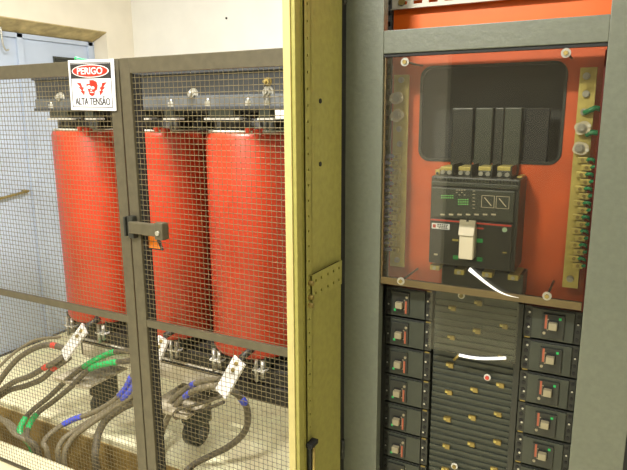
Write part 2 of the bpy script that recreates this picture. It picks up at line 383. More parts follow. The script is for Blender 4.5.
MB().prism([(-1.145, 1.578), (-1.10, 1.578), (-1.10, 1.61), (-1.145, 1.61)], 1.86, 1.87).build('name_flap', tin_m, T)
b = MB(); b.box(-2.39, -1.49, 1.95, 1.962, .37, .468, .002); b.box(-2.39, -1.49, 1.95, 2.02, .458, .47, .002)
b.build('base_beam', beam_m, T)
MB().box(-2.39, -1.0, 2.14, 2.16, .27, .40, .002).build('base_beam', steel_m, T)
for x in (-2.37, -1.74):
    cb = MB().box(x-.125, x+.115, 1.84, 2.12, .262, .276, .002).build('wheel_plate', base_m, T)
    for yy in (2.05,):
        wl = MB().box(x-.06, x+.05, yy-.05, yy+.05, .12, .262, .004).build('wheel_bracket', blk2_m, T)
        MB().cyl((x-.045, yy, .066), (x+.02, yy, .066), .066, 28).build('wheel', blk_m, wl)
        MB().cyl((x-.05, yy, .066), (x+.025, yy, .066), .028, 14).build('hub', chan_m, wl)
# dark flexible lead hanging in front of the middle coil's top right

# ---------------------------------------------------------------- POWER CABLES on the floor
def cable(pts, r, m, label, tapes=()):
    w = [Vector(p[1:]) if p[0] == 'w' else atZ(*p) for p in pts]
    path = spline(w, 10)
    o = MB().tube(path, r, 10).build('power_cable', m, loc=tuple(Vector((path[0].x, path[0].y, min(p.z for p in path)))))
    tag(o, label, 'cable', 'power cables by the transformer')
    for (i0, i1, tm, nm) in tapes:
        a, c = int(i0*(len(path)-1)), int(i1*(len(path)-1))
        MB().tube(path[a:max(c, a+1)+1], r+.0015, 10).build(nm, tm, o)
    return o
def drop(px, py, dxx=0):
    p = atZ(px, py, 0.03); p.y = min(max(p.y, TY0+.045), TY1-.05)
    return [('w', p.x, p.y, -.02), ('w', p.x+dxx, min(p.y+.02, TY1-.04), -.33)]
cable([(67, 350, .49), (52, 345, .50), (38, 347, .47), (20, 357, .40), (6, 372, .32), (-6, 390, .22), (-20, 415, .10)], .014, rubber_m, 'dark cable arching highest from the left terminal bar out to the left', [(.12, .17, tred_m, 'red_tape')])
cable([(64, 356, .47), (54, 363, .44), (44, 368, .40), (30, 376, .34), (14, 382, .28), (-2, 393, .2), (-20, 410, .1)], .014, rubber_m, 'dark cable leaving the left terminal bar with the farther red tape ring', [(.27, .34, tred_m, 'red_tape')])
cable([(70, 357, .46), (62, 363, .43), (54, 368, .40), (42, 379, .32), (25, 386, .26), (8, 391, .2), (-10, 404, .1)], .014, rubber_m, 'dark cable leaving the left terminal bar with the nearer red tape ring', [(.27, .35, tred_m, 'red_tape')])
cable([(146, 352, .52), (125, 351, .48), (108, 354, .44), (88, 364, .38), (68, 379, .28), (50, 396, .18), (34, 409, .12), (24, 420, .09), (20, 434, .05)]+drop(23, 444, .02), .0135, rubber_m, 'cable with green tape, the upper and left one of the pair', [(.16, .32, tgreen_m, 'green_tape'), (.68, .93, tgreen_m, 'green_tape')])
cable([(148, 358, .50), (128, 361, .45), (110, 363, .42), (90, 369, .36), (72, 386, .26), (54, 401, .16), (39, 412, .10), (30, 424, .07), (27, 438, .04)]+drop(29, 446, .02), .0135, rubber_m, 'cable with green tape, the lower and right one of the pair', [(.16, .30, tgreen_m, 'green_tape'), (.62, .74, tgreen_m, 'green_tape')])
cable([(141, 366, .47), (132, 376, .42), (125, 389, .34), (112, 402, .25), (92, 413, .17), (72, 420, .12), (55, 430, .08), (44, 442, .04)]+drop(39, 450, .0), .013, cablel_m, 'grey cable with two runs of blue tape, uppermost of its bundle', [(.12, .28, tblue_m, 'blue_tape'), (.5, .62, tblue_m, 'blue_tape')])
cable([(145, 370, .47), (137, 380, .42), (128, 394, .34), (114, 406, .24), (95, 418, .16), (76, 430, .10), (62, 441, .06)]+drop(53, 452, .0), .013, cablel_m, 'grey cable with one short blue tape band, second of its bundle', [(.16, .3, tblue_m, 'blue_tape')])
cable([(148, 374, .45), (139, 387, .39), (128, 399, .31), (108, 412, .21), (86, 427, .13), (71, 440, .07)]+drop(63, 452, .0), .013, cablel_m, 'plain grey cable running lowest in the bundle left of the gate stiles')
cable([(150, 378, .42), (140, 398, .32), (122, 408, .25), (107, 419, .17), (99, 432, .11), (96, 446, .06)]+drop(95, 455, .0), .018, rubber_m, 'thick dark cable dropping steeply into the trench left of the gate stiles')
for k, nm in enumerate(('outermost', 'second', 'innermost')):
    cable([(-18, 408+k*3, .10), (-6, 414+k*2, .09), (6, 423-k, .08), (15, 434-k*3, .06)]+drop(21+k*4, 447-k, .03), .012, cablel_m, 'grey cable curling in from the left into the trench, %s of three' % nm)
cable([(228, 389, .47), (238, 395, .44), (246, 406, .38), (248, 420, .30), (243, 434, .22), (228, 447, .14), (208, 457, .08), (192, 466, .04)]+drop(184, 470, -.02), .0145, rubber_m, 'dark cable looping down on the right of the right terminal bar', [(.15, .2, tblue_m, 'blue_tape')])
cable([(220, 379, .50), (204, 381, .46), (190, 386, .40), (175, 397, .31), (164, 412, .22), (158, 428, .13), (155, 445, .06)]+drop(153, 462, .0), .013, cablel_m, 'grey cable arching left from the right terminal bar, upper of two', [(.2, .24, tblue_m, 'blue_tape')])
cable([(217, 386, .48), (203, 388, .44), (190, 393, .38), (177, 404, .29), (168, 418, .20), (162, 433, .12), (160, 448, .05)]+drop(158, 462, .0), .013, cablel_m, 'grey cable arching left from the right terminal bar, lower of two', [(.26, .3, tblue_m, 'blue_tape')])
cable([(222, 396, .44), (208, 401, .38), (192, 406, .33), (180, 409, .30), (174, 414, .27), (177, 418, .25), (190, 413, .27), (206, 409, .30), (224, 402, .36)], .008, rubber_m, 'thin dark cable folded into a narrow loop beside the transformer wheel')
cable([(60, 337, .50), (36, 340, .46), (18, 350, .40), (4, 362, .34), (-14, 382, .25)], .008, cablel_m, 'thin pale cable farthest back at the left by the blue-grey door')

# ---------------------------------------------------------------- SWITCHBOARD CABINET
CYF = 1.45
C = thing('electrical_cabinet', (-.31, 1.6, 0), 'grey-green steel switchboard cabinet with orange mounting plates and open side door', 'cabinet')
MB().box(-.689, -.568, CYF, CYF+.03, 0, 2.1, .002).build('front_post', cab_m, C)
MB().box(-.057, .06, CYF, CYF+.03, 0, 2.1, .002).build('front_post', cab_m, C)
MB().box(-.568, -.057, CYF+.001, CYF+.03, 1.745, 1.801, .002).build('cross_bar', cab_m, C)
MB().box(-.568, -.057, CYF+.001, CYF+.03, 2.04, 2.1, .002).build('cross_bar', cab_m, C)
MB().box(-.568, -.057, CYF+.001, CYF+.03, 0, .1, .002).build('cross_bar', cab_m, C)
MB().box(-.689, -.681, CYF+.03, 2.0, 0, 2.1).build('side_panel', cab_m, C)
MB().box(.052, .06, CYF+.03, 2.0, 0, 2.1).build('side_panel', cab_m, C)
MB().box(.0605, .11, CYF+.004, 2.0, 0, 2.1).build('dark_side_strip', dark_m, C)  # dark strip added to hide the bright wall beyond the post
MB().box(-.681, .052, 1.99, 2.0, 0, 2.1).build('back_panel', dark_m, C)
MB().box(-.689, .06, CYF, 2.0, 2.1, 2.11).build('top_panel', cab_m, C)
# dark gasket line under the cross bar
b = MB(); b.box(-.568, -.057, CYF+.006, CYF+.02, 1.737, 1.745)
b.build('gasket', dark_m, C)
# slotted inner uprights
def slotted(x0, x1, y, z0, z1, name):
    b = MB(); n = int((z1-z0)/.028); p = (z1-z0)/n
    b.box(x0, x0+.006, y, y+.003, z0, z1); b.box(x1-.006, x1, y, y+.003, z0, z1)
    for i in range(n):
        z = z0+i*p
        b.box(x0+.006, x1-.006, y, y+.003, z+p*.45, z+p)
    b.box(x1-.001, x1, y, y+.03, z0, z1)
    b.build(name, chan_m, C)
slotted(-.634, -.600, 1.597, 1.10, 2.0, 'slotted_upright')
slotted(-.06, -.03, 1.597, 1.10, 2.0, 'slotted_upright')
# main orange plate with a rounded opening, upper bright plate
PY_ = 1.605
def rrect(x0, x1, z0, z1, r, n=8):
    out = []
    for cx, cz, a0 in ((x1-r, z1-r, 0), (x0+r, z1-r, 90), (x0+r, z0+r, 180), (x1-r, z0+r, 270)):
        for i in range(n+1):
            t_ = R(a0+90*i/n); out.append((cx+r*math.cos(t_), cz+r*math.sin(t_)))
    return out
wx0, wx1, wz0, wz1 = -.515, -.148, 1.469, 1.719
px0, px1, pz0, pz1 = -.600, -.064, 1.117, 1.79
inner = rrect(wx0, wx1, wz0, wz1, .03); outer = []
for x, z in inner:
    cx, cz = (wx0+wx1)/2, (wz0+wz1)/2; dx_, dz_ = x-cx, z-cz
    tx = ((px1-cx) if dx_ > 0 else (px0-cx))/dx_ if abs(dx_) > 1e-6 else 1e9
    tz = ((pz1-cz) if dz_ > 0 else (pz0-cz))/dz_ if abs(dz_) > 1e-6 else 1e9
    k = min(tx, tz); outer.append([cx+dx_*k, cz+dz_*k])
# snap the corners of the outer loop
for c_ in ((px1, pz1), (px0, pz1), (px0, pz0), (px1, pz0)):
    j = min(range(len(outer)), key=lambda i: (outer[i][0]-c_[0])**2+(outer[i][1]-c_[1])**2); outer[j] = list(c_)
b = MB(); n = len(inner)
vi = [b.bm.verts.new((x, PY_, z)) for x, z in inner]; vo = [b.bm.verts.new((x, PY_, z)) for x, z in outer]
vi2 = [b.bm.verts.new((x, PY_+.004, z)) for x, z in inner]; vo2 = [b.bm.verts.new((x, PY_+.004, z)) for x, z in outer]
for i in range(n):
    j = (i+1) % n
    b.bm.faces.new([vi[i], vi[j], vo[j], vo[i]]); b.bm.faces.new([vi2[i], vo2[i], vo2[j], vi2[j]])
    b.bm.faces.new([vi[i], vi2[i], vi2[j], vi[j]]); b.bm.faces.new([vo[i], vo[j], vo2[j], vo2[i]])
plate = b.build('mounting_plate', orange_m, C)
b = MB(); ir = rrect(wx0+.004, wx1-.004, wz0+.004, wz1-.004, .028); orr = rrect(wx0-.003, wx1+.003, wz0-.003, wz1+.003, .032)
va = [b.bm.verts.new((x, PY_-.003, z)) for x, z in ir]; vb = [b.bm.verts.new((x, PY_-.003, z)) for x, z in orr]
va2 = [b.bm.verts.new((x, PY_+.006, z)) for x, z in ir]; vb2 = [b.bm.verts.new((x, PY_, z)) for x, z in orr]
for i in range(len(ir)):
    j = (i+1) % len(ir); b.bm.faces.new([va[i], va[j], vb[j], vb[i]]); b.bm.faces.new([va[i], va2[i], va2[j], va[j]]); b.bm.faces.new([vb[i], vb[j], vb2[j], vb2[i]])
b.build('opening_gasket', blk_m, plate)
MB().box(wx0-.02, wx1+.02, PY_+.07, PY_+.075, wz0-.02, wz1+.02).build('rear_sheet', glassblk_m, C)
MB().box(-.0635, -.060, 1.52, PY_, 1.117, 1.735).build('plate_flange', dred_m, C)
MB().box(-.600, -.060, PY_, PY_+.004, 1.80, 2.04).build('mounting_plate', orangeb_m, C)
# white perforated rail across the upper plate
b = MB(); z0 = 1.873; z1 = 1.925
b.box(-.600, -.07, 1.590, 1.594, z0, z0+.010); b.box(-.600, -.07, 1.590, 1.594, z0+.019, z1)
for i in range(12):
    x = -.600+i*.042; b.box(x, x+.018, 1.590, 1.594, z0+.010, z0+.019)
b.box(-.600, -.07, 1.578, 1.59, z0-.002, z0, 0)
r_ = b.build('perforated_rail', strip_m, C)
MB().cyl((-.572, 1.585, 1.89), (-.572, 1.592, 1.89), .009, 14).build('screw', brassd_m, r_)

# insulated bars in the opening, feeding the main breaker
for i, (a, c, mm) in enumerate(((453, 474, blk_m), (477, 494, blk2_m), (496, 505, blk_m), (506, 523, blk2_m))):
    p, q = atY(a, 108, 1.6), atY(c, 108, 1.6)
    o = MB().box(p.x, q.x, 1.588 if mm is blk2_m else 1.594, 1.625, 1.44, 1.61, .003).build('insulated_busbar', mm)
    tag(o, ('wide black', 'wide charcoal', 'narrow black', 'rightmost charcoal')[i]+' insulated busbar inside the dark opening above the main breaker', 'busbar', 'insulated busbars above the main breaker')
p = atY(523, 108, 1.62)
tag(MB().box(-.24, -.18, 1.61, 1.63, 1.44, 1.608, .003).build('insulating_sheet', dark_m), 'black insulating sheet right of the busbars in the dark opening', 'sheet')

# clear front cover with hardware
V = thing('clear_cover', (-.314, 1.462, 1.156), 'clear polycarbonate cover sheet over the orange plate and main breaker', 'cover')
MB().box(-.567, -.0615, 1.460, 1.464, 1.158, 1.737).build('clear_sheet', clear_m, V)
MB().box(-.567, -.0615, 1.458, 1.466, 1.139, 1.158, .001).build('edge_strip', edge_m, V)
MB().box(-.567, -.563, 1.458, 1.466, 1.158, 1.737, .001).build('side_edge', edge_m, V)
for (px, py) in ((405, 62), (566, 53), (401, 281), (547, 296)):
    p = atY(px, py, 1.458)
    wsh = MB().cyl((p.x, 1.459, p.z), (p.x, 1.456, p.z), .0105, 20).build('washer', zinc_m, V)
    MB().cyl((p.x, 1.456, p.z), (p.x, 1.451, p.z), .0055, 6, smooth=False).build('bolt_head', brassd_m, wsh)
    MB().cyl((p.x, 1.464, p.z), (p.x, 1.60, p.z), .003, 8).build('standoff', blk_m, wsh)
# lower clear guard, its lip a glowing strip standing for a highlight
G = thing('plastic_guard', (-.32, 1.49, .97), 'clear plastic guard with painted highlight along its lower edge over the centre busbar panel', 'guard')
a, c = atY(461, 283, 1.482), atY(509, 357, 1.482)
MB().box(-.434, -.204, 1.481, 1.483, .965, 1.139).build('clear_sheet', clear('thin_clear_sheet', refl=.03), G)
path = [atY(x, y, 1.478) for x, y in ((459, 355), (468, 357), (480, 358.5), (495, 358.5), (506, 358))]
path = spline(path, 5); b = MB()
b.tube(path, .0042, 8).build('lip_highlight', shine_m, G)
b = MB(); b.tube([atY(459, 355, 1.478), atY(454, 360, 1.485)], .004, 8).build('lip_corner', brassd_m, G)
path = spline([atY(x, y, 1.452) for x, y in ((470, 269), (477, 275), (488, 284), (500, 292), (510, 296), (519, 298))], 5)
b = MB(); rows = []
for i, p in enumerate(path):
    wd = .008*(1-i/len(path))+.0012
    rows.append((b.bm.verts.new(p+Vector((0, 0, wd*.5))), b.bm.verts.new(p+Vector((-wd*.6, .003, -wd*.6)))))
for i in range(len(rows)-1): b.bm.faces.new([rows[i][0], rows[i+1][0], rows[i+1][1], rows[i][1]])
tag(b.build('curved_highlight', shine_m), 'curved bright strip standing for a lamp reflection under the main breaker', 'strip')  # glowing ribbon shaped like a lamp's reflection

# ---------------------------------------------------------------- OPEN DOOR (olive inner side)
D = MB().box(-.689, -.672, 1.162, 1.425, 0.05, 2.06, .001).build('door', olive_m, C)
MB().box(-.690, -.6715, 1.158, 1.163, 0.05, 2.06, .001).build('door_edge', lit_edge_m, D)
MB().box(-.672, -.662, 1.163, 1.186, 0.05, 2.06, .002).build('door_rim', olive_m, D)
b = MB(); y0, y1 = 1.208, 1.240; n = 54; zz0, zz1 = .05, 2.06; p = (zz1-zz0)/n
b.box(-.667, -.664, y0, y0+.013, zz0, zz1); b.box(-.667, -.664, y1-.013, y1, zz0, zz1)
for i in range(n): b.box(-.667, -.664, y0+.013, y1-.013, zz0+i*p+.006, zz0+i*p+p)
b.box(-.672, -.664, y0, y0+.002, zz0, zz1); b.box(-.672, -.664, y1-.002, y1, zz0, zz1)
b.build('perforated_stiffener', olive_m, D)
for px, py in ((320, 101), (320, 164)):
    q = atX(px, py, -.672); MB().cyl((-.6725, q.y, q.z), (-.670, q.y, q.z), .006, 16).build('hole', dark_m, D)
MB().box(-.700, -.672, 1.425, 1.450, 0.05, 2.06).build('hinge_gap', dark_m, D)
for z in (.62, 1.9): MB().cyl((-.668, 1.432, z-.03), (-.668, 1.432, z+.03), .006).build('hinge', blk_m, D)
A = [atX(311, 275, -.66), atX(341.5, 261, -.66), atX(341.6, 284, -.66), atX(312, 301, -.66)]
za, zb_ = (A[0].z+A[1].z)/2, (A[2].z+A[3].z)/2; ya, yb = A[0].y, min(A[1].y, 1.445)
b = MB(); cols = [ya+(yb-ya)*f for f in (.14, .31, .52, .71, .9)]; rows = (za-(za-zb_)*.27, za-(za-zb_)*.76); hw, hh = .004, .004
xs_ = [ya]+[v for c_ in cols for v in (c_-hw, c_+hw)]+[yb]; zs_ = [zb_, rows[1]-hh, rows[1]+hh, rows[0]-hh, rows[0]+hh, za]
for i in range(len(xs_)-1):
    for j in range(5):
        if i % 2 == 1 and j in (1, 3): continue
        b.box(-.662, -.659, xs_[i], xs_[i+1], zs_[j], zs_[j+1])
b.box(-.672, -.659, ya, ya+.003, zb_, za)
br = b.build('slotted_bracket', olive_m, D)
MB().box(-.6685, -.6675, ya+.003, yb, zb_+.002, za-.002).build('shadow_gap', dark_m, br)
for py in (283, 297, 305):
    q = atX(309, py, -.664); MB().cyl((-.664, q.y, q.z), (-.652, q.y, q.z), .0065, 6, smooth=False).build('screw', brassd_m, br)
q = atX(311, 440, -.66); q2 = atX(311, 468, -.66)
L = MB().box(-.672, -.655, q.y-.012, q.y+.012, q2.z-.06, q.z-.01, .003).build('latch', blk_m, D)
MB().box(-.664, -.645, q.y-.022, q.y+.014, q.z-.012, q.z, .002).build('latch_tip', dark_m, L)
b = MB(); b.tube(spline([(-.652, q.y, q.z-.01), (-.645, q.y-.012, q.z-.04), (-.645, q.y-.014, q.z-.08), (-.652, q.y-.002, q.z-.12)]), .004); b.build('latch_spring', brassd_m, L)

# ---------------------------------------------------------------- MAIN BREAKER
BYF = 1.49
B = thing('main_circuit_breaker', (-.335, 1.55, 1.20), 'large black moulded-case main breaker with beige lever on the orange plate', 'circuit breaker')
bx0, bx1, bz0, bz1 = -.446, -.223, 1.203, 1.437
def F(px, py, y=BYF): p = atY(px, py, y); return p.x, p.z
MB().box(bx0, bx1, BYF+.006, PY_-.001, bz0, bz1, .004).build('body', blk_m, B)
lo = MB().box(bx0+.004, bx1-.010, BYF-.004, BYF+.006, bz0+.004, F(440, 218)[1]-.002, .003).build('front_cover', blk_m, B)
up = MB().box(bx0+.004, bx1-.010, BYF-.002, BYF+.006, F(440, 218)[1]+.002, bz1-.028, .003).build('trip_unit', blk2_m, B)
MB().box(bx0+.002, bx1-.004, BYF, BYF+.006, bz1-.024, bz1-.013, .002).build('cover_ridge', blk2_m, B)
b = MB()
for i in range(26): b.box(bx0+.008+i*.0081, bx0+.012+i*.0081, BYF-.001, BYF+.004, bz1-.012, bz1-.004)
b.build('vent_ribs', blk2_m, B)
# trip unit details
def fbox(a, c, name, m, par, y=BYF-.003, d=.002, bev=0):
    (xa, zb1), (xb, zb2) = F(*a), F(*c); return MB().box(min(xa, xb), max(xa, xb), y, y+d, min(zb1, zb2), max(zb1, zb2), bev).build(name, m, par)
b = MB()
x0, z0 = F(482, 195); x1, z1 = F(509, 209)
for xa, xb in ((x0, (x0+x1)/2-.002), ((x0+x1)/2+.002, x1)):
    zl, zh = min(z0, z1), max(z0, z1)
    b.box(xa, xb, BYF-.0035, BYF-.002, zl, zl+.001); b.box(xa, xb, BYF-.0035, BYF-.002, zh-.001, zh); b.box(xa, xa+.001, BYF-.0035, BYF-.002, zl, zh); b.box(xb-.001, xb, BYF-.0035, BYF-.002, zl, zh)
    b.prism([(xa+.006, zh-.006), (xa+.008, zh-.005), (xb-.006, zl+.006), (xb-.008, zl+.005)], BYF-.0035, BYF-.002)
b.build('curve_diagram', base_m, up)
b = MB()
for i in range(2):
    for j in range(6):
        x, z = F(442+j*2.2, 195.5+i*2.2); b.box(x-.002, x+.0018, BYF-.0035, BYF-.002, z-.0012, z+.0012)
for i in range(3):
    for j in range(5):
        x, z = F(459+j*2.2, 199.5+i*2.3); b.box(x-.0019, x+.0019, BYF-.0035, BYF-.002, z-.0013, z+.0013)
b.build('green_print', lgreen_m, up)
b = MB()
for i in range(3):
    for j in range(4):
        x, z = F(457+j*2.6, 190+i*2.4)
        if (i+j) % 2 or i == 0: b.box(x-.002, x+.002, BYF-.0035, BYF-.002, z-.0007, z+.0007)
for i in range(6):
    x, z = F(474, 191+i*3.4); b.box(x-.003, x+.003, BYF-.0035, BYF-.002, z-.0006, z+.0006)
for a in range(7):
    x, z = F(443+a*8.5, 214); b.box(x-.006, x+.005, BYF-.0035, BYF-.002, z-.003, z+.001)
b.build('grey_print', base_m, up)
(xa, z1), (xb, z2) = F(433, 219), F(509, 226)
MB().prism([(bx0+.006, z1+.001), (bx1-.013, z1+.001), (bx1-.013, z1-.003), (bx0+.006, z1-.0025)], BYF-.006, BYF-.003).build('red_line', lred_m, lo)
lb = fbox((432.5, 222.5), (450, 229.5), 'white_label', swhite_m, lo, BYF-.006, .003)
b = MB()
for i, (u0, u1, v) in enumerate(((.32, .94, .72), (.32, .9, .42), (.4, .92, .14))):
    (xa, z1), (xb, z2) = F(432.5, 222.5), F(450, 229.5); zl, zh = min(z1, z2), max(z1, z2)
    for k in range(5):
        ua = u0+(u1-u0)*k/5; b.box(xa+(xb-xa)*ua, xa+(xb-xa)*(ua+(u1-u0)/7), BYF-.0068, BYF-.005, zl+(zh-zl)*v, zl+(zh-zl)*(v+.2))
b.build('label_print', ink_m, lb)
(xa, z1), (xb, z2) = F(432.5, 222.5), F(450, 229.5)
MB().box(xa+.003, xa+.011, BYF-.0068, BYF-.005, min(z1, z2)+.003, max(z1, z2)-.003).build('label_emblem', lred_m, lb)
# lever
xc = F(469, 240)[0]
sl = MB().box(xc-.024, xc+.024, BYF-.0055, BYF-.003, F(469, 259)[1], F(469, 222)[1], .001).build('lever_slot', dark_m, lo)
zt_, zm, zb_ = F(466, 219)[1], F(469, 232)[1], F(470, 257)[1]
b = MB(); b.hexa([(xc-.023, BYF-.012, zt_), (xc+.017, BYF-.012, zt_), (xc+.021, BYF-.050, zm), (xc-.016, BYF-.050, zm)], [(xc-.023, BYF-.004, zt_-.002), (xc+.017, BYF-.004, zt_-.002), (xc+.021, BYF-.004, zm-.005), (xc-.016, BYF-.004, zm-.005)])
lev = b.build('lever', beige_m, lo)
b = MB(); b.box(xc-.015, xc+.021, BYF-.045, BYF-.004, zb_+.003, zm, .004); b.build('lever_grip', beige_m, lev)
MB().cyl((xc-.003, BYF-.016, zt_-.003), (xc-.003, BYF-.01, zt_-.003), .0035, 12).build('lever_hole', dark_m, lev)
fbox((476.5, 238), (483, 242.5), 'green_mark', green_m, lo, BYF-.006)
fbox((453, 238.5), (459, 241), 'brass_mark', brass_m, lo, BYF-.006)
fbox((477, 227), (484, 229), 'red_mark', lred_m, lo, BYF-.006)
for (x, y, s) in ((456, 257, 2.6), (480, 259, 2.8)):
    (xa, za1) = F(x, y); MB().box(xa-s*.0024, xa+s*.0024, BYF-.0055, BYF-.003, za1-.005, za1+.005).build('green_mark', green_m, lo)
x_, z_ = F(456, 257); text_mesh('lettering', 'O', x_-.0028, x_+.0028, z_-.0033, z_+.0033, BYF-.0052, ink_m, lo)
x_, z_ = F(480, 259); text_mesh('lettering', 'OFF', x_-.0058, x_+.0058, z_-.0028, z_+.0028, BYF-.0052, ink_m, lo)
x_, z_ = F(505, 229.5); MB().cyl((x_, BYF-.006, z_), (x_, BYF-.003, z_), .006, 20).build('test_button', mat('pale_green_button', (170, 200, 170), .4), lo)
fbox((503, 251.5), (507, 253), 'screw_slot', brass_m, lo, BYF-.006)
fbox((434.5, 253), (438, 255), 'grey_mark', base_m, lo, BYF-.006)
# terminals top and bottom
for i, px in enumerate((446, 464, 484, 503)):
    p = atY(px+2, 168, 1.54)
    tm = MB().box(p.x-.017, p.x+.017, 1.53, 1.60, p.z-.006, p.z+.004, .001).build('terminal', brass_m, B)
    tt = MB().box(p.x-.016, p.x+.016, 1.525, 1.57, bz1+.001, p.z-.006, .002).build('terminal_block', blk2_m, B)
    for s in (-1, 1): MB().cyl((p.x+s*.009, 1.520, bz1+.008), (p.x+s*.009, 1.53, bz1+.008), .0058, 10).build('terminal_screw', zinc_m, tm)
    MB().box(p.x+.018, p.x+.022, 1.51, 1.60, bz1-.002, bz1+.03, .001).build('phase_barrier', blk_m, B)
for px, py in ((437.5, 173), (519, 180)):
    x_, z_ = F(px, py, 1.54); e = MB().box(x_-.006, x_+.006, 1.54, 1.60, z_-.009, z_+.009, .001).build('mounting_ear', brass_m, B)
    MB().cyl((x_, 1.536, z_), (x_, 1.541, z_), .0035, 10).build('mounting_screw', blk_m, e)
for px, py in ((434.5, 266), (459, 270.5), (487, 273), (513, 276)):
    x_, z_ = F(px, py, 1.50); tm = MB().box(x_-.013, x_+.013, 1.50, 1.59, z_-.012, z_+.002, .002).build('terminal', brass_m, B)
    MB().cyl((x_, 1.496, z_-.005), (x_, 1.501, z_-.005), .005, 10).build('terminal_screw', zinc_m, tm)
o = MB().box(-.418, -.205, 1.53, 1.60, 1.125, 1.19, .003).build('terminal_shroud', blk_m)
tag(o, 'black shroud box directly below the main breaker behind the cover edge', 'shroud')

# ---------------------------------------------------------------- EARTH / NEUTRAL BARS
def termbar(px0a, px0b, pya, px1a, px1b, pyb, yy, split, label, side):
    a0, a1, b0, b1 = atY(px0a, pya, yy), atY(px0b, pya, yy), atY(px1a, pyb, yy), atY(px1b, pyb, yy)
    t = thing('terminal_bar', ((b0.x+b1.x)/2, yy, b0.z), label, 'terminal bar', 'brass terminal bars')
    MB().box(min(a0.x, b0.x), max(a1.x, b1.x), yy, yy+.006, b0.z, a0.z, .001).build('bar', brass_m, t)
    return t, min(a0.x, b0.x), max(a1.x, b1.x), b0.z, a0.z
tl, lx0, lx1, lz0, lz1 = termbar(394, 407, 75, 391.5, 404, 266, 1.575, 155, 'left vertical brass terminal bar with blue wires on the orange plate', -1)
tr, rx0, rx1, rz0, rz1 = termbar(580.5, 597, 67.6, 562, 578, 287, 1.575, 155, 'right vertical brass terminal bar with green wires on the orange plate', 1)
for z in (lz1-.04, lz0+.03): MB().box(lx0+.008, lx1-.008, 1.581, PY_, z-.012, z+.012).build('standoff', blk_m, tl)
for z in (rz1-.04, rz0+.03): MB().box(rx0+.008, rx1-.008, 1.581, PY_, z-.012, z+.012).build('standoff', blk_m, tr)
def screw(x, z, y, r, t): 
    s = MB().cyl((x, y, z), (x, y-.004, z), r*1.25, 16).cyl((x, y-.004, z), (x, y-.009, z), r, 16); return s.build('screw', zinc_m if r > .006 else brassd_m, t)
for px, py in ((401, 80), (399, 129), (399.5, 144), (397, 260)):
    x, z = F(px, py, 1.572); screw(x, z, 1.575, .0065, tl)
for px, py in ((586.5, 76), (586, 94), (584, 112), (570, 279)):
    x, z = F(px, py, 1.572); screw(x, z, 1.575, .0068, tr)
def comb(t, x0, x1, pya, pyb, pxc, side, n):
    za, zb2 = atY(pxc, pya, 1.572).z, atY(pxc, pyb, 1.572).z
    out = []
    for i in range(n):
        z = za+(zb2-za)*(i+.5)/n; p = abs(zb2-za)/n
        xo = side*.010*(i % 2)
        xm = (x0+x1)/2+xo*1.0+side*.004
        bl = MB().box(xm-.012, xm+.012, 1.562, 1.575, z-p*.42, z+p*.42, .002).build('clamp_block', brass_m, t)
        MB().cyl((xm, 1.563, z), (xm, 1.5595, z), .0042, 12).build('clamp_screw', brassd_m, bl)
        out.append((xm+side*.012, z))
    return out
cl = comb(tl, lx0, lx1, 153, 253, 399, -1, 15)
cr_ = comb(tr, rx0, rx1, 156, 268, 574, 1, 16)
# cable lugs
def lug(px, py, ang, label, size=.019):
    x, z = F(px, py, 1.565)
    pts = []
    for i in range(16):
        a = 2*math.pi*i/16; k = 1.0+.32*max(0, math.cos(a-ang))**3+.18*abs(math.sin(2*(a-ang)))
        pts.append((x+size*.82*k*math.cos(a), z+size*.78*k*math.sin(a)))
    o = MB().prism(pts, 1.556, 1.563).build('cable_lug', base_m)
    tag(o, label, 'lug', 'cable lugs on the terminal bars')
    MB().cyl((x, 1.556, z), (x, 1.547, z), .0075, 14).cyl((x, 1.556, z), (x, 1.553, z), .011, 18).build('bolt', zinc_m, o)
    MB().cyl((x+math.cos(ang)*size*.95, 1.556, z+math.sin(ang)*size*.95), (x+math.cos(ang)*size*.95, 1.553, z+math.sin(ang)*size*.95), .004, 12).build('lug_rivet', white_m, o)
    return x, z
lug(398, 98, R(195), 'upper pale square cable lug on the left brass bar')
lug(398.5, 115, R(220), 'lower pale square cable lug on the left brass bar')
lug(582, 128, R(20), 'upper pale diamond cable lug on the right brass bar', .018)
lug(580, 148, R(-15), 'lower pale diamond cable lug on the right brass bar', .018)
# wires
for i, (x, z) in enumerate(cl):
    path = spline([(x+.004, 1.567, z), (x-.010, 1.561, z+.001), (x-.020-.004*(i % 3), 1.562, z-.004), (x-.030, 1.572, z-.014), (-.640, 1.60, z-.03)], 6)
    o = MB().tube(path, .0058, 8).build('terminal_wire', wblue_m, loc=(x, 1.567, z))
    tag(o, 'short slate-blue wire clamped in the left brass terminal bar', 'wire', 'blue wires at the left bar')
for i, (x, z) in enumerate(cr_):
    path = spline([(x-.004, 1.567, z), (x+.007, 1.560, z+.003), (x+.014, 1.566, z-.001), (x+.020+.002*(i % 3), 1.585, z-.010), (-.05, 1.66, z-.02)], 6)
    o = MB().tube(path, .0042, 8).build('terminal_wire', wgreen_m, loc=(x, 1.567, z))
    tag(o, 'short green wire clamped in the right brass terminal bar', 'wire', 'green wires at the right bar')
for k, (px, py) in enumerate(((590, 112), (592, 134))):
    x, z = F(px, py, 1.57)
    path = spline([(x-.012, 1.566, z-.002), (x, 1.560, z+.004), (x+.012, 1.563, z+.003+.006*(1-k)), (x+.022, 1.58, z+.006), (-.04, 1.66, z)], 6)
    o = MB().tube(path, .0065, 8).build('earth_wire', wgreen_m)
    tag(o, ('thick green wire ending at the upper lug of the right bar', 'thick green wire ending at the lower lug of the right bar')[k], 'wire')

